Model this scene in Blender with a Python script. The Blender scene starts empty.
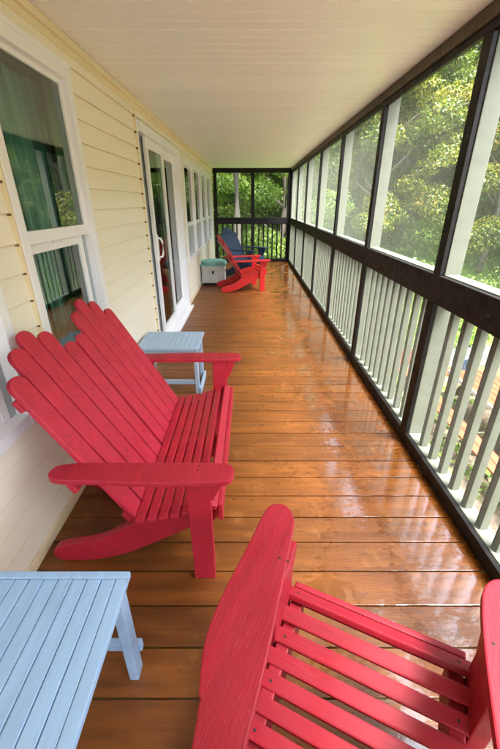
import bpy, bmesh, math, random
import numpy as np
from mathutils import Vector, Matrix
R = math.radians
random.seed(7); rng = np.random.default_rng(7)
SC = bpy.context.scene
C = bpy.data.collections.new('porch'); SC.collection.children.link(C)

# ------------------------------------------------------------ camera, sky, sun, exposure
cd = bpy.data.cameras.new('camera'); cam = bpy.data.objects.new('camera', cd); C.objects.link(cam)
cam.location = (0, 0, 1.45); cam.rotation_euler = (R(90 - 25.5), 0, 0)
cd.sensor_width = 36; cd.lens = 361 / 749 * 36; cd.clip_start = .02; cd.clip_end = 500
SC.camera = cam
SUN_EL, SUN_AZ = 67, 130          # azimuth from +Y towards +X
w = bpy.data.worlds.new('World'); SC.world = w; w.use_nodes = True
nt = w.node_tree; bg = nt.nodes['Background']
sky = nt.nodes.new('ShaderNodeTexSky'); sky.sky_type = 'NISHITA'; sky.sun_disc = False
sky.sun_elevation = R(SUN_EL); sky.sun_rotation = R(SUN_AZ); sky.dust_density = 4; sky.air_density = .8; sky.ozone_density = .4
hs = nt.nodes.new('ShaderNodeHueSaturation'); hs.inputs['Saturation'].default_value = .62   # rain cloud: a nearly white sky
nt.links.new(sky.outputs[0], hs.inputs['Color']); nt.links.new(hs.outputs[0], bg.inputs[0]); bg.inputs[1].default_value = .15
sd = bpy.data.lights.new('sun', 'SUN'); sd.energy = 1.9; sd.angle = R(34); sd.color = (.96, .985, 1)
so = bpy.data.objects.new('sun', sd); C.objects.link(so)
dv = Vector((math.cos(R(SUN_EL)) * math.sin(R(SUN_AZ)), math.cos(R(SUN_EL)) * math.cos(R(SUN_AZ)), math.sin(R(SUN_EL))))
so.rotation_euler = dv.to_track_quat('Z', 'Y').to_euler()
SC.view_settings.view_transform = 'Standard'; SC.view_settings.look = 'None'; SC.view_settings.gamma = 1
SC.view_settings.use_curve_mapping = False; SC.view_settings.exposure = 3.66
SC.cycles.max_bounces = 12; SC.cycles.transparent_max_bounces = 24; SC.cycles.diffuse_bounces = 6

# ------------------------------------------------------------ material helpers
class NT:
    def __init__(s, m): s.m = m; m.use_nodes = True; s.t = m.node_tree; s.b = s.t.nodes['Principled BSDF']
    def n(s, k, **kw):
        x = s.t.nodes.new(k)
        for a, v in kw.items(): setattr(x, a, v)
        return x
    def l(s, a, b): s.t.links.new(a, b)
    def coord(s, kind='Object', scale=(1, 1, 1)):
        c = s.n('ShaderNodeTexCoord'); mp = s.n('ShaderNodeMapping'); mp.inputs['Scale'].default_value = scale
        s.l(c.outputs[kind], mp.inputs[0]); return mp.outputs[0]
    def noise(s, vec, sc, det=4, rough=.55):
        n = s.n('ShaderNodeTexNoise'); n.inputs['Scale'].default_value = sc; n.inputs['Detail'].default_value = det
        n.inputs['Roughness'].default_value = rough; s.l(vec, n.inputs['Vector']); return n.outputs['Fac']
    def ramp(s, fac, stops):
        r = s.n('ShaderNodeValToRGB'); e = r.color_ramp.elements
        while len(e) < len(stops): e.new(.5)
        for i, (p, c) in enumerate(stops):
            e[i].position = p; e[i].color = (c if len(c) == 4 else (*c, 1)) if not isinstance(c, (int, float)) else (c, c, c, 1)
        s.l(fac, r.inputs[0]); return r.outputs[0]
    def mix(s, f, a, b, mode='MIX'):
        m = s.n('ShaderNodeMix', data_type='RGBA', blend_type=mode)
        for i, v in ((0, f), (6, a), (7, b)):
            if hasattr(v, 'links'): s.l(v, m.inputs[i])
            elif isinstance(v, (int, float)): m.inputs[i].default_value = v
            else: m.inputs[i].default_value = (*v, 1)
        return m.outputs[2]
    def math(s, op, a, b=0., clamp=False):
        m = s.n('ShaderNodeMath', operation=op); m.use_clamp = clamp
        for i, v in ((0, a), (1, b)):
            if hasattr(v, 'links'): s.l(v, m.inputs[i])
            else: m.inputs[i].default_value = v
        return m.outputs[0]
    def bump(s, h, st=.3, d=.01):
        b = s.n('ShaderNodeBump'); b.inputs['Strength'].default_value = st; b.inputs['Distance'].default_value = d
        s.l(h, b.inputs['Height']); s.l(b.outputs[0], s.b.inputs['Normal'])

def mat(name, col, rough=.5, vary=.12, grain=(1, 1, 1), sc=8, bump=.15, wear=None, spec=.5, speck=None, rv=.12, drops=0, scratch=None):
    m = bpy.data.materials.new(name); q = NT(m)
    v = q.coord('Object', grain); f = q.noise(v, sc, 6)
    lo = tuple(c * (1 - vary) for c in col); hi = tuple(min(1, c * (1 + vary)) for c in col)
    c = q.ramp(f, [(.3, lo), (.7, hi)])
    if wear:
        f2 = q.noise(q.coord('Object', grain), wear[1], 8, .7)
        c = q.mix(q.ramp(f2, [(wear[2], 0), (wear[2] + .06, 1)]), c, wear[0])
    if speck:
        vo = q.n('ShaderNodeTexVoronoi'); vo.inputs['Scale'].default_value = speck[1]; q.l(q.coord('Object'), vo.inputs['Vector'])
        c = q.mix(q.ramp(vo.outputs['Distance'], [(.04, speck[2]), (.07, 0)]), c, speck[0])
    if scratch:      # fine streaks along the grain where the paint has thinned
        f3 = q.noise(q.coord('Object', grain), scratch[1], 9, .75); c = q.mix(q.ramp(f3, [(.60, 0), (.68, scratch[2])]), c, scratch[0])
        f4 = q.noise(q.coord('Object', grain), scratch[1] * .6, 9, .75); c = q.mix(q.ramp(f4, [(.30, scratch[2]), (.40, 0)]), c, tuple(v_ * .45 for v_ in col))
    q.l(c, q.b.inputs['Base Color']); q.b.inputs['Roughness'].default_value = rough
    if drops:        # rain beads standing on the paint
        vd = q.n('ShaderNodeTexVoronoi'); vd.inputs['Scale'].default_value = drops; q.l(q.coord('Object'), vd.inputs['Vector'])
        dm = q.math('MULTIPLY', q.ramp(vd.outputs['Distance'], [(.12, 1), (.24, 0)]), q.ramp(q.noise(q.coord('Object'), 5, 3), [(.42, 0), (.55, 1)]))
        q.l(dm, q.b.inputs['Coat Weight']); q.b.inputs['Coat Roughness'].default_value = .04
        bd = q.n('ShaderNodeBump'); bd.inputs['Strength'].default_value = .6; bd.inputs['Distance'].default_value = .002; q.l(dm, bd.inputs['Height']); q.l(bd.outputs[0], q.b.inputs['Coat Normal'])
    q.b.inputs['Specular IOR Level'].default_value = spec
    r = q.noise(q.coord('Object'), sc * 3, 3); q.l(q.ramp(r, [(.3, max(.05, rough - rv)), (.7, min(1, rough + rv))]), q.b.inputs['Roughness'])
    if bump: q.bump(q.noise(q.coord('Object', grain), sc * 4, 5, .65), bump, .004)
    return m

def leafmat(name, stops, trans=.35):
    m = bpy.data.materials.new(name); q = NT(m); q.t.nodes.remove(q.b)
    g = q.n('ShaderNodeNewGeometry'); oi = q.n('ShaderNodeObjectInfo')
    n = q.noise(q.coord('Object'), .55, 3)
    a = q.math('ADD', q.math('MULTIPLY', g.outputs['Random Per Island'], .40), q.math('MULTIPLY', n, .75))
    a = q.math('ADD', a, q.math('MULTIPLY', q.math('SUBTRACT', oi.outputs['Random'], .5), .12))
    c = q.ramp(a, stops); hv = q.n('ShaderNodeHueSaturation'); hv.inputs['Value'].default_value = .60; hv.inputs['Saturation'].default_value = 1.06; q.l(c, hv.inputs['Color']); c = hv.outputs[0]
    d = q.n('ShaderNodeBsdfDiffuse'); t = q.n('ShaderNodeBsdfTranslucent'); gl = q.n('ShaderNodeBsdfGlossy'); gl.inputs['Roughness'].default_value = .45
    gl.inputs['Color'].default_value = (.5, .5, .5, 1)
    q.l(c, d.inputs[0]); q.l(q.mix(1, c, (1.15, 1.2, .6), 'MULTIPLY'), t.inputs[0])
    mx = q.n('ShaderNodeMixShader'); mx.inputs[0].default_value = trans; q.l(d.outputs[0], mx.inputs[1]); q.l(t.outputs[0], mx.inputs[2])
    m2 = q.n('ShaderNodeMixShader'); m2.inputs[0].default_value = .05; q.l(mx.outputs[0], m2.inputs[1]); q.l(gl.outputs[0], m2.inputs[2])
    q.l(m2.outputs[0], q.t.nodes['Material Output'].inputs[0]); return m

M = {}
M['red'] = mat('red_paint', (.34, .009, .024), .55, .10, (1, 1, 1), 9, .2, wear=((.62, .10, .13), 34, .70), speck=((.16, .01, .02), 26, .55))
M['red_grain'] = mat('red_paint_worn', (.32, .008, .022), .5, .14, (1.5, 7, 7), 6, .3, wear=((.60, .12, .13), 20, .68))
for nm_, gr_ in (('red_back', (9, 9, 1.1)), ('red_arm', (9, 1.1, 9)), ('red_seat', (1.1, 9, 9))):
    M[nm_] = mat(nm_ + '_paint', (.33, .0075, .021), .5, .15, gr_, 3, .35, speck=((.13, .008, .016), 30, .6), drops=110, scratch=((.46, .04, .06), 5, .4))
M['bench_lit'] = mat('lit_red_paint', (.43, .014, .034), .5, .12, (1, 1, 1), 9, .25, speck=((.13, .008, .016), 30, .6))  # the same red, brightened in the colour for stronger light on the bench
M['bench_lit_arm'] = mat('lit_red_arm_paint', (.39, .011, .030), .5, .13, (1.1, 9, 9), 3, .35, speck=((.13, .008, .016), 30, .6), drops=110, scratch=((.48, .08, .10), 5, .5))
M['bench_lit_back'] = mat('lit_red_back_paint', (.47, .018, .042), .5, .13, (9, 9, 1.1), 3, .35, speck=((.13, .008, .016), 30, .6), drops=110, scratch=((.54, .07, .10), 5, .35))  # lightest on the back, where the light is painted strongest
M['bright_red'] = mat('bright_red_paint', (.50, .010, .010), .4, .08, (1, 1, 1), 8, .1)
M['navy'] = mat('navy_paint', (.012, .028, .075), .35, .2, (1, 1, 1), 8, .1, wear=((.10, .18, .32), 12, .66))
M['blue'] = mat('light_blue_paint', (.31, .48, .69), .5, .09, (7, 1, 7), 4, .25, wear=((.40, .56, .72), 10, .64), speck=((.09, .15, .22), 16, .7), drops=120, scratch=((.40, .55, .70), 5, .5))
M['pale_blue'] = mat('pale_blue_paint', (.36, .49, .62), .55, .06, (1, 1, 1), 7, .15, wear=((.30, .38, .45), 20, .72))
M['sage'] = mat('sage_paint', (.102, .112, .080), .6, .10, (1, 1, 3), 6, .15, wear=((.05, .05, .035), 16, .66))
M['dark'] = mat('dark_brown_trim', (.0045, .0032, .0025), .55, .3, (1, 1, 1), 8, .2, speck=((.25, .24, .2), 9, .8), spec=.3)
M['bal_dark'] = mat('dark_brown_paint', (.05, .045, .022), .6, .3, (1, 1, 2), 10, .2)  # deep brown for baluster inner faces, joists and yard furniture legs
M['olive'] = mat('olive_stained_board', (.065, .05, .025), .55, .25, (1, .3, 1), 9, .2)
M['white'] = mat('white_vinyl', (.84, .86, .87), .35, .0, (1, 1, 1), 5, 0, rv=.0)
M['track'] = mat('grey_track', (.34, .40, .42), .4, .15, (1, 1, 1), 7, .05)
M['black'] = mat('black_metal', (.015, .015, .015), .4, .2)
M['gap'] = mat('dark_gap', (.03, .022, .015), .8, .3)
M['trimy'] = mat('cream_trim', (.78, .69, .44), .5, .04, (1, .2, 1), 5, .05)
M['curtain'] = mat('teal_curtain', (.30, .68, .64), .8, .25, (1, 8, .3), 6, .2)
M['lap_shadow'] = mat('tan_lap_shadow', (.70, .60, .40), .6, .2, (1, 1, 1), 4, 0)  # shadow line under each siding lap, painted in as tan
M['notch'] = mat('brown_gap', (.16, .10, .045), .8, .3)
M['room'] = mat('dim_room_wall', (.22, .23, .20), .9, .3, (1, 1, 1), 1.5, 0)
M['shade'] = mat('grey_window_shade', (.50, .53, .55), .7, .05, (1, 1, 1), 4, 0)
M['teal'] = mat('teal_cushion', (.22, .50, .47), .6, .15, (1, 1, 1), 12, .2)
M['boxpaint'] = mat('worn_grey_white_paint', (.56, .60, .56), .6, .12, (1, 1, 1), 9, .2, wear=((.12, .14, .12), 9, .62))
M['orange_wood'] = mat('orange_stained_wood', (.22, .05, .018), .5, .25, (6, 1, 1), 6, .2)
M['white_wood'] = mat('white_wood', (.45, .45, .42), .6, .08)
M['bark'] = mat('bark', (.15, .125, .095), .9, .4, (1, 1, .25), 9, .8)
M['greytrunk'] = mat('grey_bark', (.10, .09, .07), .9, .3, (1, 1, .25), 7, .8)

def siding_mat():
    m = bpy.data.materials.new('cream_siding'); q = NT(m)
    f = q.noise(q.coord('Object', (1, .25, 3)), 3, 5); c = q.ramp(f, [(.3, (.83, .78, .62)), (.7, (.87, .83, .69))])
    q.l(c, q.b.inputs['Base Color']); q.b.inputs['Roughness'].default_value = .5
    q.bump(q.noise(q.coord('Object', (1, 1, 14)), 9, 5), .12, .003); return m
M['siding'] = siding_mat()

def ceil_mat():
    m = bpy.data.materials.new('beige_soffit_vinyl'); q = NT(m)
    f = q.noise(q.coord('Object', (.35, 1.5, 1)), 2.2, 5); c = q.ramp(f, [(.3, (.77, .78, .72)), (.7, (.83, .84, .79))])
    f2 = q.noise(q.coord('Object', (.6, 1, 1)), 9, 6, .7); c = q.mix(q.ramp(f2, [(.70, 0), (.80, .5)]), c, (.30, .20, .12))
    q.l(c, q.b.inputs['Base Color']); q.b.inputs['Roughness'].default_value = .42; return m
M['ceil'] = ceil_mat()

def deck_mat():
    m = bpy.data.materials.new('wet_stained_deck'); q = NT(m)
    g = q.n('ShaderNodeNewGeometry'); isl = g.outputs['Random Per Island']
    v = q.coord('Object', (1, 9, 1)); f = q.noise(v, 2.2, 8, .6)
    c = q.ramp(f, [(.25, (.095, .029, .0037)), (.5, (.172, .055, .0072)), (.75, (.255, .087, .014))])
    t = q.ramp(isl, [(0, (.80, .80, .80)), (1, (1.15, 1.12, 1.08))]); c = q.mix(1, c, t, 'MULTIPLY')
    pf = q.noise(q.coord('Object', (1.6, 1, 1)), 5, 8, .7)                                # worn film: paler blotches
    c = q.mix(q.ramp(pf, [(.56, 0), (.72, .55)]), c, (.36, .16, .05))
    kn = q.noise(q.coord('Object', (3, 30, 1)), 5, 6, .6); c = q.mix(q.ramp(kn, [(.60, 0), (.70, .35)]), c, (.10, .035, .008))
    sx = q.n('ShaderNodeSeparateXYZ'); tc = q.n('ShaderNodeTexCoord'); q.l(tc.outputs['Object'], sx.inputs[0])
    # the photographed porch is wet towards the open side, in blotches
    wx = q.math('ADD', q.math('MULTIPLY', q.math('ADD', sx.outputs[0], -.10), .17), q.math('MULTIPLY', q.math('SUBTRACT', isl, .5), .07))
    wn = q.math('ADD', q.math('MULTIPLY', q.noise(q.coord('Object', (1.4, 1.0, 1)), 3.2, 7, .68), .6), q.math('MULTIPLY', q.noise(q.coord('Object', (1.0, 2.2, 1)), 19, 6, .7), .4))
    wet = q.ramp(q.math('ADD', wn, wx), [(.555, 0), (.615, 1)])
    rn = q.noise(q.coord('Object', (1, 5, 1)), 14, 5, .7)
    dry = q.ramp(rn, [(.3, .30), (.7, .50)]); wr = q.ramp(rn, [(.35, .02), (.75, .10)])
    q.l(q.mix(wet, dry, wr), q.b.inputs['Roughness'])
    q.l(q.mix(wet, c, q.mix(1, c, (.86, .84, .8), 'MULTIPLY')), q.b.inputs['Base Color'])
    q.b.inputs['Specular IOR Level'].default_value = .6
    q.l(q.math('MULTIPLY', wet, 1.0), q.b.inputs['Coat Weight']); q.b.inputs['Coat Roughness'].default_value = .04; q.b.inputs['Coat IOR'].default_value = 1.8
    b1 = q.noise(q.coord('Object', (1, 14, 1)), 12, 5, .6); b2 = q.noise(q.coord('Object', (1, 1.6, 1)), 34, 4, .6)
    b = q.n('ShaderNodeBump'); b.inputs['Strength'].default_value = .35; b.inputs['Distance'].default_value = .003; q.l(b1, b.inputs['Height'])
    q.l(b.outputs[0], q.b.inputs['Normal'])
    b_ = q.n('ShaderNodeBump'); b_.inputs['Strength'].default_value = .18; b_.inputs['Distance'].default_value = .003; q.l(b2, b_.inputs['Height'])
    q.l(b_.outputs[0], q.b.inputs['Coat Normal'])
    return m
M['deck'] = deck_mat()

def glass_mat():
    m = bpy.data.materials.new('window_glass'); q = NT(m); q.t.nodes.remove(q.b)
    fr = q.n('ShaderNodeFresnel'); fr.inputs[0].default_value = 2.2
    tr = q.n('ShaderNodeBsdfTransparent'); tr.inputs[0].default_value = (.90, .96, .93, 1)
    gl = q.n('ShaderNodeBsdfGlossy'); gl.inputs['Roughness'].default_value = .015; gl.inputs['Color'].default_value = (.92, .97, .94, 1)
    mx = q.n('ShaderNodeMixShader'); q.l(fr.outputs[0], mx.inputs[0]); q.l(tr.outputs[0], mx.inputs[1]); q.l(gl.outputs[0], mx.inputs[2])
    q.l(mx.outputs[0], q.t.nodes['Material Output'].inputs[0]); return m
M['glass'] = glass_mat()

def screen_mat():
    # fine insect mesh: the more obliquely one looks along it, the more of the wires and the less of the gaps one sees
    m = bpy.data.materials.new('insect_screen'); q = NT(m); q.t.nodes.remove(q.b)
    lw = q.n('ShaderNodeLayerWeight'); lw.inputs[0].default_value = .5
    n = q.noise(q.coord('Object'), 3, 6, .7)
    f = q.ramp(lw.outputs['Facing'], [(0, .05), (.40, .09), (.66, .20), (.86, .55), (1, .92)])
    f = q.math('MULTIPLY', f, q.ramp(n, [(.3, .80), (.7, 1.15)]))
    vo = q.n('ShaderNodeTexVoronoi'); vo.inputs['Scale'].default_value = 90; q.l(q.coord('Object'), vo.inputs['Vector'])
    dn = q.noise(q.coord('Object'), 6, 4, .7)
    drops = q.math('MULTIPLY', q.ramp(vo.outputs['Distance'], [(.16, 1), (.24, 0)]), q.ramp(dn, [(.48, 0), (.60, .55)]))
    f = q.math('ADD', f, q.math('MULTIPLY', drops, .45), True)
    tr = q.n('ShaderNodeBsdfTransparent'); d = q.n('ShaderNodeBsdfDiffuse'); t = q.n('ShaderNodeBsdfTranslucent')
    d.inputs[0].default_value = (.20, .21, .17, 1); t.inputs[0].default_value = (.27, .29, .23, 1)
    ms = q.n('ShaderNodeMixShader'); ms.inputs[0].default_value = .55; q.l(d.outputs[0], ms.inputs[1]); q.l(t.outputs[0], ms.inputs[2])
    mx = q.n('ShaderNodeMixShader'); q.l(f, mx.inputs[0]); q.l(tr.outputs[0], mx.inputs[1]); q.l(ms.outputs[0], mx.inputs[2])
    q.l(mx.outputs[0], q.t.nodes['Material Output'].inputs[0]); return m
M['screen'] = screen_mat()

def ground_mat():
    m = bpy.data.materials.new('yard_ground'); q = NT(m)
    big = q.noise(q.coord('Object'), .35, 5, .6); fine = q.noise(q.coord('Object'), 7, 8, .75)
    dirt = q.ramp(fine, [(.3, (.045, .032, .02)), (.5, (.105, .08, .052)), (.7, (.17, .135, .085))])
    vo = q.n('ShaderNodeTexVoronoi'); vo.inputs['Scale'].default_value = 9; q.l(q.coord('Object'), vo.inputs['Vector'])
    dirt = q.mix(q.ramp(vo.outputs['Distance'], [(.12, 1), (.22, 0)]), dirt, (.45, .28, .10))
    gr = q.ramp(fine, [(.3, (.07, .16, .015)), (.7, (.24, .38, .04))])
    sx = q.n('ShaderNodeSeparateXYZ'); tc = q.n('ShaderNodeTexCoord'); q.l(tc.outputs['Object'], sx.inputs[0])
    k = q.math('ADD', q.math('MULTIPLY', q.math('ADD', q.math('MULTIPLY', sx.outputs[0], .5), sx.outputs[1]), .12), q.math('MULTIPLY', big, .5))
    q.l(q.mix(q.ramp(k, [(.0, 0), (1., 0), ]) if False else q.ramp(q.math('SUBTRACT', k, 1.25), [(.30, 0), (.40, 1)]), q.mix(q.ramp(big, [(.58, 0), (.64, .8)]), dirt, gr), gr), q.b.inputs['Base Color'])
    q.b.inputs['Roughness'].default_value = .95; q.bump(fine, .6, .05); return m
M['ground'] = ground_mat()
M['gravel'] = mat('pale_gravel', (.055, .055, .05), .9, .35, (1, 1, 1), 18, .6)
M['leafA'] = leafmat('leaf_yellow_green', [(.18, (.025, .055, .008)), (.40, (.09, .16, .02)), (.58, (.22, .28, .03)), (.78, (.46, .40, .06)), (.95, (.60, .38, .10))])
M['leafB'] = leafmat('leaf_green', [(.18, (.03, .06, .012)), (.45, (.10, .18, .03)), (.68, (.24, .32, .05)), (.92, (.46, .46, .09))])
M['leafC'] = leafmat('leaf_grey_green', [(.18, (.03, .06, .02)), (.45, (.11, .17, .05)), (.70, (.24, .30, .11)), (.95, (.46, .46, .22))])
M['leafD'] = leafmat('leaf_fresh_green', [(.15, (.05, .11, .02)), (.42, (.16, .29, .05)), (.66, (.32, .46, .10)), (.92, (.52, .60, .22))], .45)

# ------------------------------------------------------------ mesh helpers
def link(name, me, m=None, parent=None, mats=None):
    o = bpy.data.objects.new(name, me); C.objects.link(o)
    for x in (mats or ([m] if m else [])): me.materials.append(x)
    if parent: o.parent = parent
    return o
class MB:
    """collects bevelled planks and prisms, then links them as ONE mesh object"""
    def __init__(s): s.bm = bmesh.new(); s.parts = []
    def prism(s, pts, t, mtx, bev=.003, mi=0, seg=2):
        b = bmesh.new()
        lo = [b.verts.new(mtx @ Vector((x, y, 0))) for x, y in pts]; hi = [b.verts.new(mtx @ Vector((x, y, t))) for x, y in pts]
        n = len(pts); b.faces.new(lo[::-1]); b.faces.new(hi)
        for i in range(n): b.faces.new((lo[i], lo[(i + 1) % n], hi[(i + 1) % n], hi[i]))
        bmesh.ops.recalc_face_normals(b, faces=b.faces)
        if bev:
            ed = [e for e in b.edges if len(e.link_faces) == 2 and e.calc_face_angle(0) > R(35)]
            bmesh.ops.bevel(b, geom=ed, offset=bev, segments=seg, affect='EDGES', profile=.6, clamp_overlap=True)
        for f in b.faces: f.material_index = mi; f.smooth = False
        me = bpy.data.meshes.new('t'); b.to_mesh(me); b.free(); s.bm.from_mesh(me); bpy.data.meshes.remove(me)
        return s
    def box(s, a, c, bev=.003, mi=0, mtx=Matrix(), seg=2):
        x0, y0, z0 = a; x1, y1, z1 = c
        return s.prism([(x0, y0), (x1, y0), (x1, y1), (x0, y1)], z1 - z0, mtx @ Matrix.Translation((0, 0, z0)), bev, mi, seg)
    def yz(s, pts, x0, x1, bev=.003, mi=0, mtx=Matrix()):     # outline in the YZ plane, thickness along X
        f = Matrix(((0, 0, 1, 0), (1, 0, 0, 0), (0, 1, 0, 0), (0, 0, 0, 1)))
        return s.prism(pts, x1 - x0, mtx @ Matrix.Translation((x0, 0, 0)) @ f, bev, mi)
    def xz(s, pts, y0, y1, bev=.003, mi=0, mtx=Matrix()):     # outline in the XZ plane, thickness along Y
        f = Matrix(((1, 0, 0, 0), (0, 0, 1, 0), (0, 1, 0, 0), (0, 0, 0, 1)))
        return s.prism(pts, y1 - y0, mtx @ Matrix.Translation((0, y0, 0)) @ f, bev, mi)
    def cyl(s, p, axis, r, h, mi=0, seg=14):
        q = Vector(axis).to_track_quat('Z', 'Y').to_matrix().to_4x4(); q.translation = Vector(p)
        return s.prism([(r * math.cos(2 * math.pi * i / seg), r * math.sin(2 * math.pi * i / seg)) for i in range(seg)], h, q, min(.002, r * .3), mi, 1)
    def tube(s, pts, rad, mi=0, seg=8):
        pts = [Vector(p) for p in pts]; rads = rad if isinstance(rad, (list, tuple)) else [rad] * len(pts); rings = []
        for i, p in enumerate(pts):
            d = (pts[min(i + 1, len(pts) - 1)] - pts[max(i - 1, 0)]).normalized(); q = d.to_track_quat('Z', 'Y')
            rings.append([s.bm.verts.new(p + q @ Vector((rads[i] * math.cos(2 * math.pi * k / seg), rads[i] * math.sin(2 * math.pi * k / seg), 0))) for k in range(seg)])
        for a, b in zip(rings, rings[1:]):
            for k in range(seg):
                f = s.bm.faces.new((a[k], a[(k + 1) % seg], b[(k + 1) % seg], b[k])); f.smooth = True; f.material_index = mi
        s.bm.faces.new(rings[0][::-1]).material_index = mi; s.bm.faces.new(rings[-1]).material_index = mi
        return s
    def build(s, name, m, parent=None):
        me = bpy.data.meshes.new(name); s.bm.to_mesh(me); s.bm.free()
        return link(name, me, parent=parent, mats=m if isinstance(m, list) else [m])
def tag(o, label=None, cat=None, group=None, kind=None):
    for k, v in (('label', label), ('category', cat), ('group', group), ('kind', kind)):
        if v: o[k] = v
    return o
def empty(name, loc=(0, 0, 0), rz=0.):
    o = bpy.data.objects.new(name, None); C.objects.link(o); o.location = loc; o.rotation_euler = (0, 0, rz); o.empty_display_size = .1; return o
def smooth_pts(pts, n=3):      # Chaikin corner cutting of a closed outline
    for _ in range(n):
        q = []
        for i in range(len(pts)):
            a, b = pts[i], pts[(i + 1) % len(pts)]
            q += [(a[0] * .75 + b[0] * .25, a[1] * .75 + b[1] * .25), (a[0] * .25 + b[0] * .75, a[1] * .25 + b[1] * .75)]
        pts = q
    return pts
def hash2(a, b): return (math.sin(a * 12.9898 + b * 78.233) * 43758.5453) % 1

# ------------------------------------------------------------ the setting: ground, deck, ceiling
GZ = -2.6
def gh(x, y):
    r1 = np.maximum(0, x - 9.0 - .15 * y); r2 = np.maximum(0, y - 11.5); r3 = np.maximum(0, -6 - x)
    s = .42 * r1 + .34 * r2 + .3 * r3
    s = np.where(s > 14, 14 + (s - 14) * .25, s)
    return GZ + s + .10 * np.sin(x * .9 + 1) * np.cos(y * .7) * np.clip(s, 0, 1) + .03 * np.sin(x * 2.1) * np.cos(y * 1.7)
def grid(name, xs, ys, hf, m):
    X, Y = np.meshgrid(xs, ys); Z = hf(X, Y); nx, ny = len(xs), len(ys)
    v = np.stack([X, Y, Z], -1).reshape(-1, 3); i = np.arange(nx - 1)[None, :] + nx * np.arange(ny - 1)[:, None]; i = i.ravel()
    f = np.stack([i, i + 1, i + nx + 1, i + nx], -1)
    me = bpy.data.meshes.new(name); me.from_pydata(v.tolist(), [], f.tolist()); me.polygons.foreach_set('use_smooth', [True] * len(me.polygons))
    return link(name, me, m)
xs = np.concatenate([np.linspace(-300, -12, 12), np.linspace(-10, 40, 101), np.linspace(45, 300, 14)])
ys = np.concatenate([np.linspace(-300, -12, 12), np.linspace(-10, 45, 111), np.linspace(50, 300, 14)])
tag(grid('ground', xs, ys, gh, M['ground']), kind='structure')
px_ = np.linspace(2.5, 12, 40); py_ = np.linspace(0, 1, 7)
X, T = np.meshgrid(px_, py_); Y = 8.9 + T * 1.7 + .12 * np.sin(X * 1.3); Z = gh(X, Y) + .02
i = (np.arange(39)[None, :] + 40 * np.arange(6)[:, None]).ravel()
me = bpy.data.meshes.new('gravel_path'); me.from_pydata(np.stack([X, Y, Z], -1).reshape(-1, 3).tolist(), [], np.stack([i, i + 1, i + 41, i + 40], -1).tolist())
tag(link('gravel_path', me, M['gravel']), kind='structure')

Y0, Y1 = -3.9, 10.09            # porch ends; the unseen near end is stretched back to dim the foreground
WX, RX, CZ = -.947, 1.02, 2.205  # house wall, railing plane, ceiling
b = MB(); k0 = int((Y0 - .603) / .149) - 1; k = k0
while .603 + .149 * k < Y1 + .05:
    y = .603 + .149 * k; dz = (hash2(k, 3) - .5) * .0015
    b.box((WX - .03, y + .0034, -.03 + dz), (RX + .11, y + .1456, dz), .0016); k += 1
tag(b.build('deck_floor', M['deck']), kind='structure')
b = MB()
for jx in (-.9, -.3, .3, .95): b.box((jx - .02, Y0, -.24), (jx + .02, Y1 + .05, -.034), .002)
tag(b.build('deck_joists', M['bal_dark']), kind='structure')
# ceiling: vinyl soffit with fine grooves running across the porch
b = bmesh.new(); y = Y0 - .1; prof = []
j = 0
while y < Y1 + .12:
    wgrv = .0045 if j % 3 else .008
    prof += [(y, CZ), (y + .085, CZ), (y + .085 + .002, CZ + .004), (y + .085 + wgrv, CZ + .004)]; y += .085 + wgrv + .002; j += 1
va = [b.verts.new((WX - .01, yy, zz)) for yy, zz in prof]; vb = [b.verts.new((RX + .13, yy, zz)) for yy, zz in prof]
for p in range(len(prof) - 1): b.faces.new((va[p], va[p + 1], vb[p + 1], vb[p]))
me = bpy.data.meshes.new('ceiling'); b.to_mesh(me); b.free(); tag(link('ceiling', me, M['ceil']), kind='structure')
b = MB(); b.box((WX - 3.2, Y0 - .15, CZ + .03), (RX + .17, Y1 + .2, CZ + .12), .005)
tag(b.build('roof_slab', M['olive']), kind='structure')

# ------------------------------------------------------------ the house: siding, windows, door
house = tag(empty('house', (WX, 0, 0)), 'cream vinyl sided house wall along the left of the porch', 'house')
OPEN = [(.52, 1.345, .60, 2.07), (1.545, 2.335, .60, 2.07), (3.52, 5.50, .0, 2.075), (5.72, 9.66, .60, 2.0)]
b = bmesh.new(); EXP = .1125
def course(z0, z1, y0, y1, zb):     # zb: bottom of the lap; the face leans out towards its bottom
    def xo(z): return .013 * (1 - (z - zb) / EXP)
    v = [b.verts.new((xo(z0), y0, z0)), b.verts.new((xo(z0), y1, z0)), b.verts.new((xo(z1), y1, z1)), b.verts.new((xo(z1), y0, z1))]
    f_ = b.faces.new(v)
    if z0 - zb < .002: f_.material_index = 2  # thin strip at the lap bottom coloured as its shadow
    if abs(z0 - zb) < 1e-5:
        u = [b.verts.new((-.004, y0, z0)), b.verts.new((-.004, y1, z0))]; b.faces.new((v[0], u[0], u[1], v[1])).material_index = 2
z = .06
while z < 2.12:
    zt = min(z + EXP, 2.135); cuts = sorted({z, z + .0025, zt} | {c for o in OPEN for c in (o[2], o[3]) if z + 5e-3 < c < zt - 1e-4})
    for za, zb_ in zip(cuts, cuts[1:]):
        y = Y0 - .1
        for o in OPEN + [(Y1 + .1, 99, -9, 99)]:
            if o[2] < (za + zb_) / 2 < o[3]:
                if o[0] > y: course(za, zb_, y, o[0], z)
                y = o[1]
    z += EXP
bmesh.ops.recalc_face_normals(b, faces=b.faces)
for f in b.faces:
    if f.normal.x < -.3: f.normal_flip()
sid_bm = b
b = MB()      # backing wall round the openings, dark slots where the laps end
yy = Y0 - .1
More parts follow.
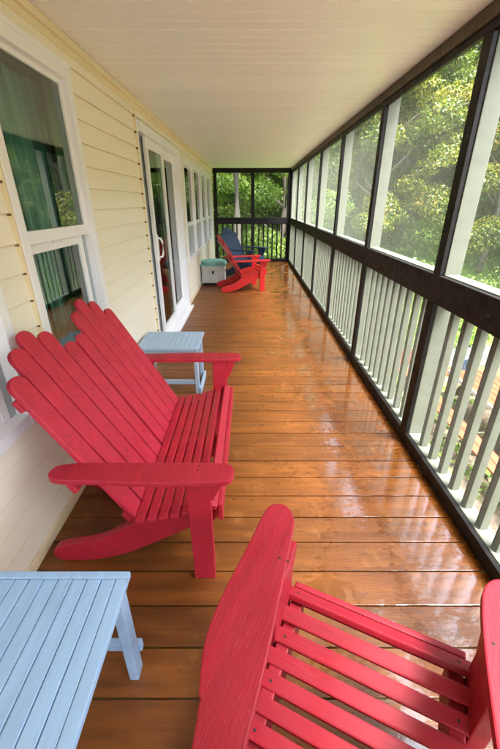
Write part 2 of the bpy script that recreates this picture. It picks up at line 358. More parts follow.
for o in OPEN + [(Y1 + .1, Y1 + .1, 0, 0)]:
    b.box((-.13, yy, -.25), (-.012, o[0], CZ + .03), 0); 
    if o[1] > o[0]: b.box((-.13, o[0], -.25), (-.012, o[1], o[2]), 0); b.box((-.13, o[0], o[3]), (-.012, o[1], CZ + .03), 0)
    yy = o[1]
b.build('sheathing', M['trimy'], house)
b = MB(); z = .06
while z < 2.1:
    for yj in (3.497, 1.522):
        if yj > 3 or z > .6:
            sh = .0 if yj > 3 else .006
            b.yz([(yj + .003 + sh * .4, z + EXP + .002), (yj + .009, z + EXP + .002), (yj + .009, z + EXP - .014 + sh)], .003, .0205, 0)
    z += EXP
for f in b.bm.faces: f.material_index = 1
me = bpy.data.meshes.new('t'); b.bm.to_mesh(me); b.bm.free(); sid_bm.from_mesh(me); bpy.data.meshes.remove(me)
me = bpy.data.meshes.new('siding'); sid_bm.to_mesh(me); sid_bm.free(); link('siding', me, parent=house, mats=[M['siding'], M['notch'], M['lap_shadow']])
b = MB(); b.box((-.002, 3.506, .0), (.022, 3.521, 2.15), .002); b.build('channel_trim', M['trimy'], house)
b = MB(); b.box((-.002, 1.531, .58), (.022, 1.545, 2.09), .002); b.build('channel_trim', M['trimy'], house)
b = MB(); b.box((.0, Y0 - .1, 2.135), (.018, Y1 - .03, 2.168), .004); b.box((.0, Y0 - .1, 2.168), (.034, Y1 - .03, CZ - .002), .008)
b.build('crown_trim', M['trimy'], house)
b = MB(); b.box((-.004, Y0 - .1, .002), (.02, 3.5, .058), .004); b.build('base_trim', M['trimy'], house)
b = MB(); b.box((-.004, 5.52, .002), (.02, Y1 - .03, .058), .004)
b.build('base_trim', M['trimy'], house)

def frame_rect(b, y0, y1, z0, z1, w_, x0, x1, mi=0, bev=.003, wb=None):
    wb = wb or w_
    b.box((x0, y0, z0), (x1, y0 + w_, z1), bev, mi); b.box((x0, y1 - w_, z0), (x1, y1, z1), bev, mi)
    b.box((x0 + .0015, y0 + w_, z1 - w_), (x1 - .0015, y1 - w_, z1), bev, mi); b.box((x0 + .0015, y0 + w_, z0), (x1 - .0015, y1 - w_, z0 + wb), bev, mi)
def pane(parent, y0, y1, z0, z1, x, name='pane', m='glass'):
    b = bmesh.new(); b.faces.new([b.verts.new(p) for p in ((x, y0, z0), (x, y1, z0), (x, y1, z1), (x, y0, z1))])
    me = bpy.data.meshes.new(name); b.to_mesh(me); b.free(); return link(name, me, M[m], parent)
def sash_window(y0, y1, z0, z1, zm, shade=False):
    b = MB(); frame_rect(b, y0, y1, z0, z1, .052, -.06, .026); b.box((-.02, y0 - .006, z1 - .004), (.032, y1 + .006, z1 + .02), .003)
    f = b.build('window', M['white'], house)
    b = MB(); b.box((-.056, y0 + .052, z0 + .052), (-.03, y0 + .064, zm), 0); b.build('track', M['track'], f)
    b = MB(); b.box((-.056, y1 - .088, z0 + .052), (-.03, y1 - .052, zm), 0)
    b.build('track', M['track'], f)
    b = MB(); frame_rect(b, y0 + .052, y1 - .052, zm - .004, z1 - .052, .022, -.028, -.006); b.box((-.03, y0 + .054, zm - .002), (.004, y1 - .054, zm + .052), .003)
    b.build('upper_sash', M['white'], f)
    b = MB(); frame_rect(b, y0 + .062, y1 - .090, z0 + .054, zm - .004, .045, -.055, -.031); b.box((-.05, (y0 + y1) / 2 - .05, zm - .018), (-.02, (y0 + y1) / 2 + .05, zm - .004), .002)
    b.build('lower_sash', M['white'], f)
    pane(f, y0 + .07, y1 - .07, zm + .05, z1 - .07, -.018); pane(f, y0 + .1, y1 - .13, z0 + .09, zm - .04, -.044)
    if shade: pane(f, y0 + .056, y1 - .056, z0 + .05, zm - .01, -.012, 'half_screen', 'screen_grey')
    return f
mm = bpy.data.materials.new('grey_half_screen'); q = NT(mm); q.t.nodes.remove(q.b)
tr = q.n('ShaderNodeBsdfTransparent'); d_ = q.n('ShaderNodeBsdfDiffuse'); d_.inputs[0].default_value = (.50, .53, .54, 1)
mx = q.n('ShaderNodeMixShader'); lw = q.n('ShaderNodeLayerWeight'); q.l(q.ramp(lw.outputs['Facing'], [(0, .3), (.8, .5), (1, .85)]), mx.inputs[0])
q.l(tr.outputs[0], mx.inputs[1]); q.l(d_.outputs[0], mx.inputs[2]); q.l(mx.outputs[0], q.t.nodes['Material Output'].inputs[0]); M['screen_grey'] = mm
sash_window(.53, 1.345, .60, 2.06, 1.28); sash_window(1.548, 2.33, .60, 2.06, 1.285)
for k in range(4): sash_window(5.725 + .98 * k, 6.70 + .98 * k, .62, 1.99, 1.12, True)
# sliding door, its moving panel pushed a little open
b = MB(); b.box((-.10, 3.522, 0.0), (.012, 3.60, 2.07), .003); b.box((-.10, 5.40, 0.0), (.03, 5.495, 2.07), .003)
b.box((-.098, 3.60, 1.99), (.028, 5.40, 2.068), .003); b.box((-.098, 3.60, .0), (.05, 5.40, .075), .005); b.box((.05, 3.56, .0), (.085, 5.46, .035), .004)
door = b.build('sliding_door', M['white'], house)
b = MB(); frame_rect(b, 3.86, 4.60, .078, 1.988, .085, -.030, -.004, wb=.11); b.build('moving_panel', M['white'], door)
b = MB(); frame_rect(b, 4.46, 5.398, .078, 1.988, .09, -.075, -.045, wb=.11); b.build('fixed_panel', M['white'], door)
pane(door, 3.602, 3.866, .08, 1.985, -.034); pane(door, 3.94, 4.52, .18, 1.91, -.017); pane(door, 4.54, 5.32, .18, 1.91, -.06)
b = MB(); b.tube([(-.004, 3.93, .93), (.03, 3.935, .935), (.045, 3.94, .97), (.045, 3.94, 1.08), (.03, 3.935, 1.115), (-.004, 3.93, 1.12)], .011); b.box((-.004, 3.905, .90), (.004, 3.955, 1.15), .002)
b.build('door_handle', M['white'], door)
# dim room behind the glass
b = MB(); rx = -2.6
b.box((rx, Y0, -.05), (-.14, Y1, -.02), 0); b.box((rx - .05, Y0, -.05), (rx, Y1, CZ), 0); b.box((rx, Y0, CZ - .01), (-.14, Y1, CZ + .02), 0)
b.box((rx, Y0 - .05, -.05), (-.14, Y0, CZ), 0); b.box((rx, Y1, -.05), (-.14, Y1 + .05, CZ), 0)
for yp in (3.0, 5.6): b.box((rx, yp, -.02), (-.14, yp + .08, CZ - .012), 0)
b.build('inner_room', M['room'], house)
def curtain(y0, y1, z0, z1, sweep, label):
    n, mrows = 60, 14; vs = []; fs = []
    for r_ in range(mrows + 1):
        t = r_ / mrows; z_ = z1 + (z0 - z1) * t
        for k in range(n + 1):
            s = k / n; yy = y0 + (y1 - y0) * s + sweep * t ** 1.4 * (.5 - s * .3)
            vs.append((WX - .22 + .035 * math.sin(s * 34 + t * 1.1) * (0.6 + .5 * math.sin(s * 9)), yy, z_))
    for r_ in range(mrows):
        for k in range(n):
            a = r_ * (n + 1) + k; fs.append((a, a + 1, a + n + 2, a + n + 1))
    me = bpy.data.meshes.new('curtain'); me.from_pydata(vs, [], fs); me.polygons.foreach_set('use_smooth', [True] * len(fs))
    return tag(link('curtain', me, M['curtain']), label, 'curtain')
curtain(1.46, 1.98, .35, 2.03, .26, 'teal curtain swept across the left half inside the tall window behind the bench')
curtain(2.02, 2.42, .35, 2.03, .10, 'teal curtain hanging straight at the right side inside the tall window behind the bench')
curtain(.60, 1.25, .35, 2.03, .1, 'teal curtain inside the window cut off by the left photo edge')
curtain(3.50, 3.86, .02, 2.03, .0, 'teal curtain inside the sliding door at its near side')
curtain(5.25, 5.5, .02, 2.03, .02, 'dark teal curtain inside the sliding door at its far side')

# ------------------------------------------------------------ screened railings
POST = [2.02 + 1.345 * k for k in range(-4, 7)]; POST[-1] = 10.045
def screened(axis_len, posts, root, M4, dark_bal):
    """built along local Y with the inside facing local -X; M4 places it"""
    L0, L1 = axis_len
    def P(b, n, m): return b.build(n, m, root)
    inner = [M['dark']]
    for yp in posts:
        b = MB(); b.box((.026, yp - .042, .0), (.112, yp + .042, CZ - .037), .004, mtx=M4); P(b, 'post', M['sage'] if not dark_bal else M['dark'])
        b = MB(); b.box((.0, yp - .04, .0805), (.0245, yp + .04, .943), .003, mtx=M4); b.box((.0, yp - .036, 1.0935), (.0245, yp + .036, 2.103), .003, mtx=M4); P(b, 'batten', M['dark'])
    for ya, yb in zip(posts, posts[1:]):
        y0, y1 = ya + .042, yb - .042
        if ya is posts[0]: pass
        n = max(2, int(round((y1 - y0) / .1255)) - 1)
        for k in range(n):
            yc = y0 + (y1 - y0) * (k + 1) / (n + 1); j = (hash2(yc, n) - .5) * .006
            b = MB(); b.box((.045, yc - .019 + j, .0815), (.083, yc + .019 + j, .965), .002, mtx=M4)
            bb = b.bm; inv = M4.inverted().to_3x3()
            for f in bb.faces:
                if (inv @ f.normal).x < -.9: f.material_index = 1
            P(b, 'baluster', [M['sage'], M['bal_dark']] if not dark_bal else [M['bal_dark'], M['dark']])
        for nm, za, zb in (('lower_screen', .078, .947), ('upper_screen', 1.088, 2.12)):
            s = bmesh.new(); s.faces.new([s.verts.new(M4 @ Vector(p)) for p in ((.0255, y0, za), (.0255, y1, za), (.0255, y1, zb), (.0255, y0, zb))])
            me = bpy.data.meshes.new(nm); s.to_mesh(me); s.free(); link(nm, me, M['screen'], root)
    o = M['sage'] if not dark_bal else M['dark']
    b = MB(); b.box((.0, L0, .002), (.024, L1, .079), .003, mtx=M4); b.box((-.002, L0, .9445), (.024, L1, 1.092), .004, mtx=M4)
    b.box((.0, L0, 2.104), (.024, L1, 2.142), .003, mtx=M4); P(b, 'inner_rail', M['dark'])
    for ya, yb in zip(posts, posts[1:]):
        b = MB(); b.box((.027, ya + .0425, .03), (.105, yb - .0425, .080), .003, mtx=M4); P(b, 'bottom_rail', o)
        b = MB(); b.box((.027, ya + .0425, .966), (.105, yb - .0425, 1.098), .003, mtx=M4); P(b, 'top_rail', o)
    b = MB(); b.box((-.012, L0, 2.1425), (.024, L1, CZ - .0015), .004, mtx=M4); P(b, 'header_board', M['olive'] if not dark_bal else M['dark'])
    b = MB(); b.box((.026, L0, CZ - .035), (.115, L1, CZ - .006), .004, mtx=M4); P(b, 'header_beam', M['dark'])
rail = tag(empty('screened_railing', (0, 0, 0)), 'long screened railing of pale green posts and balusters along the right side', 'screened railing')
screened((Y0, Y1 - .03), POST, rail, Matrix.Translation((RX, 0, 0)), False)
rail2 = tag(empty('screened_railing', (0, 0, 0)), 'dark brown screened railing across the far end of the porch', 'screened railing')
# far end: local Y runs along world X, local X along world Y
MF = Matrix(((0, 1, 0, 0), (1, 0, 0, Y1), (0, 0, 1, 0), (0, 0, 0, 1)))
screened((WX + .03, RX - .014), [WX + .075, .07, RX - .03], rail2, MF, True)

# ------------------------------------------------------------ slatted wooden chairs
def slat_outline(w_, L, r=None):
    r = r or w_ / 2; pts = [(-w_ / 2, 0), (w_ / 2, 0)]
    for k in range(9):
        a = math.pi * k / 8; pts.append((w_ / 2 * math.cos(a), L - w_ * .42 + w_ * .42 * math.sin(a)))
    return pts
STR = [(.0, .365), (.0, .255), (-.10, .225), (-.26, .135), (-.42, .05), (-.56, .012), (-.70, .004), (-.745, .012), (-.765, .05), (-.745, .088), (-.66, .112), (-.55, .13), (-.44, .185), (-.335, .27), (-.25, .315), (-.12, .345)]
def adirondack(root, W, seat_depth, n_seat, seat_w, fans, arms, m, mg, legw=.088, tilt=.576, arm_z=.56, zf=.36, zb=.272, mstr=None, crown=1.0, fan=0., apron=.085, n_mid=0):
    """local frame: +Y forward, seat centred on X=0, front edge at Y=0"""
    k = seat_depth / .335
    def pr(pts): return [(y * k if y > -.335 else -.335 * k + (y + .335) * .95, z) for y, z in pts]
    hw = W / 2
    for sx in [-1, 1] + [0] * n_mid:
        x0 = sx * (hw - (.06 if W > .9 else .02)) - .018
        b = MB(); b.yz(smooth_pts(pr(STR), 1), x0, x0 + .036, .004); b.build('stringer', m, root)
    for sx in (-1, 1):
        x0 = sx * (hw + .02) - .018
        b = MB(); b.box((x0, -.02 - legw, .0), (x0 + .036, -.02, arm_z - .023), .004)
        b.yz([(-.02, arm_z - .024), (.03, arm_z - .024), (.028, arm_z - .05), (-.0, arm_z - .12), (-.02, arm_z - .15)], x0 + .006, x0 + .03, .003)
        b.build('leg', mg, root)
    b = MB(); b.box((-hw - .0, .001, zf - apron), (hw + .0, .02, zf - .002), .005); b.build('apron', m, root)
    p = seat_depth / n_seat
    for i in range(n_seat):
        t = (i + .5) / n_seat; y = -t * seat_depth
        z = zf + (zb - zf) * t - .022 * math.sin(math.pi * min(1, t * 1.0)) + (.004 if i else -.004)
        dz = ((zb - zf) - .022 * math.pi * math.cos(math.pi * t)) / seat_depth
        a = math.atan(-dz * -1) if True else 0
        a = -math.atan2(dz, 1) if i else -.35
        mt = Matrix.Translation((0, y, z)) @ Matrix.Rotation(a, 4, 'X')
        j = (hash2(i, W) - .5) * .006
        b = MB(); gm = M['red_seat'] if m is M['red'] else mg; b.box((-hw - .012 + j, -seat_w / 2, 0), (hw + .012 + j, seat_w / 2, .021), .005, mtx=mt)
        for sx in (-1, 1):
            if i % 2 == 0: b.cyl(mt @ Vector((sx * (hw - .02), 0, .0205)), mt.to_3x3() @ Vector((0, 0, 1)), .004, .0012, 1, 8)
        b.build('seat_slat', [gm, M['gap']], root)
    # back slats lean back: direction (0,-tilt,1)
    d = Vector((0, -tilt, 1)).normalized(); nrm = Vector((0, 1, tilt)).normalized()
    base = Vector((0, -seat_depth + .0, zb - .02))
    for (xc, tops, sw, pitch) in fans:
        n = len(tops)
        for i, zt in enumerate(tops):
            x = xc + (i - (n - 1) / 2) * pitch; L = (zt - base.z) / d.z
            ang = -fan * (i - (n - 1) / 2)
            mt = Matrix.Translation(base + Vector((x, 0, 0))) @ Matrix((((1), 0, 0, 0), (0, d.y, nrm.y, 0), (0, d.z, nrm.z, 0), (0, 0, 0, 1))) @ Matrix.Rotation(ang, 4, 'Z')
            b = MB(); o_ = slat_outline(sw, L)
            b.prism(o_, .020, mt, .004)
            for s_ in (.24, .62):
                b.cyl(mt @ Vector((0, L * s_, .0195)), nrm, .0035, .0012, 1, 8)
            b.build('back_slat', [M['red_back'] if m is M['red'] else (M['bench_lit_back'] if m is M['bench_lit'] else m), M['gap']], root)
    for zz, hh in ((zb + .0, .05), (arm_z - .062, .05), (.80, .05)):
        s_ = (zz - base.z) / d.z; c = base + d * s_ - nrm * .026
        mt = Matrix.Translation(c) @ Matrix(((1, 0, 0, 0), (0, d.y, nrm.y, 0), (0, d.z, nrm.z, 0), (0, 0, 0, 1)))
        e = .075 if abs(zz - arm_z) < .1 else -.01 + (.0 if zz < .7 else .0)
        b = MB(); b.box((-hw - e, 0, 0), (hw + e, hh, .0245), .008, mtx=mt); b.build('back_rail', m, root)
    for o_ in arms:
        b = MB(); b.prism(smooth_pts(o_, 2), .023, Matrix.Translation((0, 0, arm_z - .0225)), .0045)
        cx = sum(p[0] for p in o_) / len(o_)
        for yy, xx in ((-.06, sx_) for sx_ in (.012, -.012)):
            b.cyl((math.copysign(hw + .02, cx) + xx, yy, arm_z), (0, 0, 1), .004, .0012, 1, 8)
        b.build('armrest', [M['red_arm'] if m is M['red'] else (M['bench_lit_arm'] if m is M['bench_lit'] else mg), M['gap']], root)

def arm_plain(sx, hw, L, w_=.105, fr=.07):
    x0 = sx * (hw - .012); x1 = sx * (hw - .012 + w_)
    mid = (x0 + x1) / 2; xb = sx * (hw - .012 + w_ * .9)
    pts = [(x0, fr - .03), (x0 + (mid - x0) * .45, fr), (x1 - (x1 - mid) * .45, fr), (x1, fr - .03), (x1 + sx * .004, -.15), (x1, -.3), (xb, -L + .16), (xb, -L + .03), (mid, -L), (x0, -L + .03), (x0, -.3)]
    return pts if sx > 0 else pts[::-1]

# red two-seat bench against the wall: faces +X
bench = tag(empty('double_chair', (-.127, 1.555, 0), R(-90)), 'red two-seat slatted wooden chair with twin scalloped backs against the cream wall', 'bench seat')
tops = [.905, .965, 1.0, .965, .885]
tw = [t for t in tops]
adirondack(bench, 1.0, .335, 7, .0385, [(.25, [.885, .965, 1.0, .965, .90], .0885, .0975), (-.25, [.90, .965, 1.0, .965, .885], .0885, .0975)],
           [arm_plain(-1, .5, .60), arm_plain(1, .5, .60)], M['bench_lit'], M['bench_lit'], arm_z=.58, zf=.385, zb=.285, n_mid=1)
# nearest red chair, turned towards the railing
az = R(25); f_ = Vector((math.sin(az), math.cos(az))); r_ = Vector((math.cos(az), -math.sin(az)))
org = f_ * .715 + r_ * .052
near = tag(empty('slatted_chair', (org.x, org.y, 0), -az), 'red slatted wooden chair with wide paddle armrests, nearest of all, facing the railing', 'chair')
def loc(x, y): d = Vector((x, y)) - org; return (d.dot(r_), d.dot(f_))
LA = [loc(*p) for p in ((.142, .835), (.132, .779), (.074, .567), (.016, .368), (-.052, .17), (-.075, .10), (-.105, .06), (-.14, .10), (-.132, .17), (-.104, .30), (-.102, .362), (-.097, .368), (-.103, .375), (-.104, .384), (-.106, .477), (-.070, .585), (-.0, .740), (.048, .860), (.070, .884), (.115, .886))][::-1]
RA = [(.240, .09), (.228, .04), (.222, -.10), (.228, -.32), (.240, -.50), (.262, -.62), (.29, -.655), (.33, -.64), (.35, -.52), (.385, -.34), (.385, -.18), (.350, .03), (.335, .105), (.305, .13), (.265, .124)][::-1]
hw = .235
RA = [(x + .0 + .03 * 0, y) for x, y in RA]
adirondack(near, .47, .415, 8, .039, [(0, [.86, .93, .97, .97, .93, .86], .068, .073)], [LA, RA], M['red'], M['red_grain'], legw=.135, arm_z=.56, zf=.382, zb=.29, mstr=M['red'], fan=.03)
# small chairs at the far end
red2 = tag(empty('slatted_chair', (.21, 6.86, 0), R(-90 + 14)), 'bright red slatted wooden chair at the far end, in front of the navy one', 'chair')
adirondack(red2, .54, .40, 7, .05, [(0, [.84, .90, .935, .935, .90, .84], .08, .086)], [arm_plain(-1, .27, .66, .11), arm_plain(1, .27, .66, .11)], M['bright_red'], M['bright_red'], arm_z=.545, zf=.38, zb=.26, fan=.035)
navy = tag(empty('slatted_chair', (.17, 8.0, 0), R(-90 - 28)), 'navy blue slatted wooden chair furthest down the porch, behind the red one', 'chair')
adirondack(navy, .54, .40, 7, .05, [(0, [.86, .93, .965, .965, .93, .86], .08, .086)], [arm_plain(-1, .27, .66, .11), arm_plain(1, .27, .66, .11)], M['navy'], M['navy'], arm_z=.565, zf=.39, zb=.27, fan=.035)

# ------------------------------------------------------------ light blue side tables
def side_table(x0, x1, y0, y1, h, m, label, skid=True, inset=.033):
    cx, cy = (x0 + x1) / 2, (y0 + y1) / 2; root = tag(empty('side_table', (cx, cy, 0)), label, 'side table')
    a, c = (x1 - x0) / 2, (y1 - y0) / 2; fw = .036
    b = MB(); n = max(4, int(round((2 * a - 2 * fw) / .0425))); p = (2 * a - 2 * fw) / n
    b.box((-a, c - .024, h - .022), (a, c, h), .004); b.box((-a, -c, h - .022), (a, -c + .024, h), .004)
    b.box((-a, -c + .0245, h - .022), (-a + fw, c - .0245, h - .0005), .004); b.box((a - fw, -c + .0245, h - .022), (a, c - .0245, h - .0005), .004)
    for k in range(n):
        dz = (hash2(k, x0) - .5) * .002
        b.box((-a + fw + p * k + .0016, -c + .0255, h - .021), (-a + fw + p * (k + 1) - .0016, c - .0255, h - .002 + dz), .0022)
    b.build('table_top', m, root)
    b = MB(); b.box((-a + .02, c - .045, h - .075), (a - .02, c - .027, h - .0225), .003); b.build('apron', m, root)
    b = MB(); b.box((-a + .02, -c + .027, h - .075), (a - .02, -c + .045, h - .0225), .003)
    b.build('apron', m, root)
    for sx in (-1, 1):
        for sy in (-1, 1):
            b = MB(); xc = sx * (a - inset); yc = sy * (c - .062); s = .02
            tp = .0
            b.box((xc - .016, yc - .024, .0), (xc + .016, yc + .024, h - .0225), .005); b.build('leg', m, root)
        xc = sx * (a - .033)
        if skid: b = MB(); b.box((xc + sx * .0165 - .009 + (.009 * sx), -c + .03, .0), (xc + sx * .0165 + .009 + (.009 * sx), c - .03, .058), .005); b.build('skid', m, root)
    if not skid: b = MB(); b.box((-a + .02, c - .036, .07), (a + .001, c - .014, .115), .007); b.build('rear_stretcher', m, root)
    b = MB(); b.box((-a + .05, -c + .040, .085), (a - .05, -c + .058, .125), .003); b.build('stretcher', m, root)
    return root
side_table(-.87, -.366, .235, .738, .432, M['blue'], 'light blue slatted side table in the near left corner', False, .022)
side_table(-.90, -.405, 2.63, 3.04, .42, M['pale_blue'], 'pale blue wooden side table standing beyond the two-seat red chair')

# ------------------------------------------------------------ small cabinet with teal lid
cab = tag(empty('storage_box', (-.70, 7.25, 0)), 'worn grey white storage box with teal lid against the house wall', 'storage box')
b = MB(); b.box((-.21, -.24, .055), (.21, .24, .36), .01)
b.box((-.215, -.247, .05), (-.17, -.238, .362), .003); b.box((.17, -.247, .05), (.215, -.238, .362), .003); b.box((-.169, -.2465, .055), (.169, -.238, .10), .003); b.box((-.169, -.2465, .31), (.169, -.238, .36), .003)
b.build('body', M['boxpaint'], cab)
b = MB(); b.box((-.235, -.265, .362), (.235, .26, .392), .008); b.prism(smooth_pts([(-.23, -.26), (.23, -.26), (.23, .255), (-.23, .255)], 2), .05, Matrix.Translation((0, 0, .39)), .018, seg=3); b.build('lid', M['teal'], cab)
b = MB()
for sx in (-1, 1):
    for sy in (-1, 1): b.box((sx * .18 - .03, sy * .2 - .03, 0), (sx * .18 + .03, sy * .2 + .03, .054), .006)
b.box((-.20, -.235, .02), (.20, -.2, .052), .003); b.build('base', M['black'], cab)
b = MB(); b.tube([(.212, -.06, .26), (.24, -.06, .255), (.24, .06, .255), (.212, .06, .26)], .008); b.box((-.02, -.252, .22), (.02, -.246, .28), .002); b.build('latch', M['black'], cab)

# ------------------------------------------------------------ yard furniture below the deck
pt = tag(empty('picnic_table', (4.75, 5.2, GZ), 0), 'long orange stained picnic table with white edge in the yard below', 'picnic table')
b = MB()
for k in range(6): b.box((-.42 + k * .15, -1.9, .735), (-.28 + k * .15, 1.9, .77), .005)
b.build('table_top', M['orange_wood'], pt)
b = MB(); b.box((-.46, -1.9, .70), (-.425, 1.9, .775), .005); b.build('edge_board', M['white_wood'], pt)
for sx in (-1, 1):
    b = MB(); b.box((sx * 1.02 - .16, -1.9, .43), (sx * 1.02 - .005, 1.9, .465), .005); b.box((sx * 1.02 + .005, -1.9, .43), (sx * 1.02 + .16, 1.9, .465), .005); b.build('bench_seat', M['orange_wood'], pt)
for yy in (-1.5, 0, 1.5):
    for sx in (-1, 1):
        b = MB(); b.prism([(sx * .18 - .05, .73), (sx * .18 + .05, .73), (sx * .75 + .05, 0), (sx * .75 - .05, 0)][::sx], .05, Matrix.Translation((0, yy + .025, 0)) @ Matrix(((1, 0, 0, 0), (0, 0, -1, 0), (0, 1, 0, 0), (0, 0, 0, 1))), .004)
        b.build('leg', M['bal_dark'], pt)
    b = MB(); b.box((-1.15, yy + .03, .34), (1.15, yy + .07, .428), .004); b.build('cross_beam', M['bal_dark'], pt)
gb = tag(empty('garden_bench', (4.2, 7.75, GZ), R(4)), 'orange wooden garden bench beyond the end of the picnic table', 'bench')
b = MB()
for k in range(4): b.box((-.65, -.22 + k * .11, .42), (.65, -.12 + k * .11, .45), .004)
b.build('seat', M['orange_wood'], gb)
b = MB()
for k in range(3): b.box((-.65, .24, .52 + k * .13), (.65, .265, .63 + k * .13), .004)
b.build('backrest', M['orange_wood'], gb)
for sx in (-1, 1):
    b = MB(); b.box((sx * .58 - .03, -.2, 0), (sx * .58 + .03, -.14, .419), .004); b.box((sx * .58 - .03, .267, 0), (sx * .58 + .03, .32, .9), .004); b.build('leg', M['bal_dark'], gb)
gc = tag(empty('garden_chair', (5.35, 8.35, GZ), R(200)), 'small blue and white garden chair beside the pale gravel path', 'chair')
b = MB(); b.box((-.24, -.24, .42), (.24, .24, .45), .01); b.build('seat', M['white_wood'], gc)
b = MB()
for k in range(5): b.box((-.23 + k * .096, .22, .46), (-.16 + k * .096, .245, .88), .01)
b.box((-.25, .215, .86), (.25, .25, .92), .01); b.build('backrest', M['navy'], gc)
for sx in (-1, 1):
    for sy in (-1, 1): b = MB(); b.tube([(sx * .22, sy * .22, .42), (sx * .25, sy * .25, 0)], .018); b.build('leg', M['white_wood'], gc)

gc.scale = (.8, .8, .62)

# ------------------------------------------------------------ trees
def leaves(name, centres, radii, n, size, m, seed, parent=None, droop=.25):
    g = np.random.default_rng(seed); centres = np.asarray(centres, float); radii = np.asarray(radii, float)
    wgt = radii.prod(1) ** .7; idx = g.choice(len(centres), n, p=wgt / wgt.sum())
    u = g.normal(size=(n, 3)); u /= np.linalg.norm(u, axis=1)[:, None]; rr = g.uniform(.35, 1.08, n) ** .55
    p = centres[idx] + u * radii[idx] * rr[:, None]
    # each leaf a small diamond bent at its middle, lying roughly outwards and hanging a little
    nr = u * .7 + g.normal(size=(n, 3)) * .55 + np.array([0, 0, .55]); nr /= np.linalg.norm(nr, axis=1)[:, None]
    t = np.cross(nr, g.normal(size=(n, 3))); t /= np.linalg.norm(t, axis=1)[:, None]; s = np.cross(nr, t)
    L = size * g.uniform(.6, 1.3, n)[:, None]; Wd = L * g.uniform(.38, .6, n)[:, None]; dn = np.array([0, 0, -1.0]) * L * droop
    v = np.stack([p - t * L * .5, p + s * Wd * .5, p + t * L * .5 + dn, p - s * Wd * .5], 1).reshape(-1, 3)
    me = bpy.data.meshes.new(name); me.vertices.add(4 * n); me.vertices.foreach_set('co', v.ravel().astype(np.float32))
    me.loops.add(4 * n); me.loops.foreach_set('vertex_index', np.arange(4 * n, dtype=np.int32))
    me.polygons.add(n); me.polygons.foreach_set('loop_start', np.arange(0, 4 * n, 4, dtype=np.int32)); me.polygons.foreach_set('loop_total', np.full(n, 4, np.int32))
    me.update(); me.validate(); return link(name, me, m, parent)
def make_tree(loc_, h, rad, m, mb, label, group, n=16000, size=.15, seed=1, bare=.25, name='tree', trunk_r=None):
    root = tag(empty(name, loc_, seed * 1.3), label, 'tree', group); g = random.Random(seed); tr_ = trunk_r or h * .014 + .03
    b = MB(); pts = [(0, 0, -.3)]; x = y = 0
    for k in range(1, 8): x += g.uniform(-.12, .12); y += g.uniform(-.12, .12); pts.append((x, y, h * .9 * k / 7))
    b.tube(pts, [tr_ * (1 - .8 * k / 7) for k in range(8)], seg=9)
    cs, rs = [], []
    nb = 26
    for k in range(nb):
        t = bare + (1 - bare) * (k + g.random()) / nb; z = h * t * .93
        prof = math.sin(math.pi * min(1, .18 + .86 * (t - bare) / (1 - bare))) ** .6
        a = k * 2.4 + g.random(); rr = rad * prof * g.uniform(.45, 1.05)
        p0 = Vector(pts[min(7, int(t * .93 / .9 * 7))]); p1 = Vector((p0.x + rr * math.cos(a), p0.y + rr * math.sin(a), z + rr * .25))
        b.tube([p0, (p0 + p1) / 2 + Vector((0, 0, rr * .12)), p1], [tr_ * .35 * (1.1 - t), tr_ * .2 * (1.1 - t) + .008, .008], seg=5)
        for q_ in range(3):
            s = g.uniform(.5, 1.1); c = p0.lerp(p1, s) + Vector((g.uniform(-.5, .5), g.uniform(-.5, .5), g.uniform(-.3, .35))) * rad * .28
            cs.append(c); q2 = rad * g.uniform(.14, .30); rs.append((q2, q2, q2 * .62))
    b.build('trunk', mb, root)
    leaves('crown', cs, rs, n, size, m, seed, root); return root
def copy_tree(src, loc_, rz, sc, label=None, group=None):
    c = src.copy(); C.objects.link(c); c.location = loc_; c.rotation_euler = (0, 0, rz); c.scale = (sc, sc, sc)
    if label: c['label'] = label
    if group: c['group'] = group
    for ch in src.children:
        d = ch.copy(); C.objects.link(d); d.parent = c
    return c
def at(x, y, dz=0): return (x, y, float(gh(np.array(x), np.array(y))) + dz)
G = 'trees in the wood beyond the railing'
ty = 'yellowing leafy tree in the wood beyond the right hand screens'
tg = 'green leafy tree in the wood beyond the right hand screens'
tc_ = 'grey green tree in the wood beyond the right hand screens'
A = make_tree(at(9.6, 15.5), 9.5, 3.0, M['leafA'], M['bark'], ty, G, 48000, .125, 3, .12)
B_ = make_tree(at(7.2, 19.0), 11, 3.2, M['leafB'], M['bark'], tg, G, 48000, .13, 5, .10)
Cc = make_tree(at(12.2, 13.8), 10, 3.2, M['leafC'], M['greytrunk'], tc_, G, 48000, .125, 8, .12)
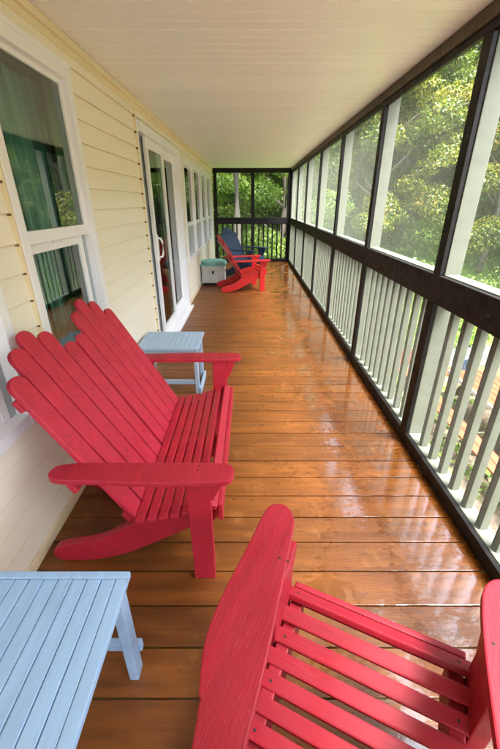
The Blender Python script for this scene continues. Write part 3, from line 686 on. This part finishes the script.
sp = [(A, 5.4, 16.2, 1, .95), (A, 12.8, 20.5, 2, 1.15), (A, 15.4, 16.5, 3.2, 1.1), (B_, 10.8, 24, 4, 1.1), (B_, 15.0, 12.2, 1.5, 1.0), (Cc, 9.0, 27, .5, 1.2),
      (B_, 17.8, 21.5, 2.4, 1.2), (Cc, 18.2, 14.5, 3, 1.1), (A, 7.8, 22.8, 5, 1.2), (Cc, 5.6, 22.5, 4.4, 1.2), (A, 13.5, 17.0, .3, 1.0), (B_, 14.8, 26.5, 1.1, 1.3), (A, 18.0, 9.0, 2.2, 1.0), (B_, 16.5, 4.0, .9, 1.0), (Cc, 17.5, -2, .2, 1.1)]
for s, x, y, rz, k in sp: copy_tree(s, at(x, y), rz, k)
G2 = 'trees beyond the far end of the porch'
# far end: pale trunk close behind the railing, fresh green mass round it
pale = make_tree(at(-.42, 13.6), 11, 2.6, M['leafD'], M['greytrunk'], 'tree with a pale straight trunk just beyond the far end railing', None, 9000, .16, 11, .45, trunk_r=.16)
D = make_tree(at(1.4, 16.2), 8.5, 3.0, M['leafD'], M['bark'], 'fresh green tree filling the view beyond the far end railing', G2, 44000, .13, 14, .04)
for x, y, rz, k in ((-2.6, 16.5, 1, 1.0), (-4.8, 19.5, 2, 1.2), (-.6, 19.8, 3, 1.2), (3.2, 20.5, 4, 1.2), (-5.5, 14.5, 5, 1.0), (1.2, 24, .5, 1.4), (-3, 25, 1.7, 1.4)): copy_tree(D, at(x, y), rz, k)
# undergrowth and the wood behind: beyond counting
g = np.random.default_rng(4); cs, rs = [], []
for _ in range(420):
    x = g.uniform(-8, 22); y = g.uniform(12.2, 27); 
    if x > 9: y = g.uniform(2, 27)
    q2 = g.uniform(.5, 1.1); cs.append(at(x, y, q2 * .5)); rs.append((q2 * 1.2, q2 * 1.2, q2 * .8))
tag(leaves('undergrowth', cs, rs, 120000, .15, M['leafD'], 21), kind='stuff')
cs, rs = [], []
for _ in range(700):
    x = g.uniform(-22, 46); y = g.uniform(26, 42) if x < 19 else g.uniform(2, 42)
    q2 = g.uniform(1.0, 2.3); cs.append(at(x, y, g.uniform(.5, 13))); rs.append((q2, q2, q2 * .6))
tag(leaves('far_woodland', cs, rs, 120000, .40, M['leafB'], 22), kind='stuff')
cs = [at(g.uniform(3.5, 14), g.uniform(10.6, 13), .05) for _ in range(160)] + [at(g.uniform(2.2, 9), g.uniform(1, 8.6), .02) for _ in range(26)]
tag(leaves('grass', cs, [(.5, .5, .10)] * len(cs), 24000, .14, M['leafD'], 23, droop=-.1), kind='stuff')
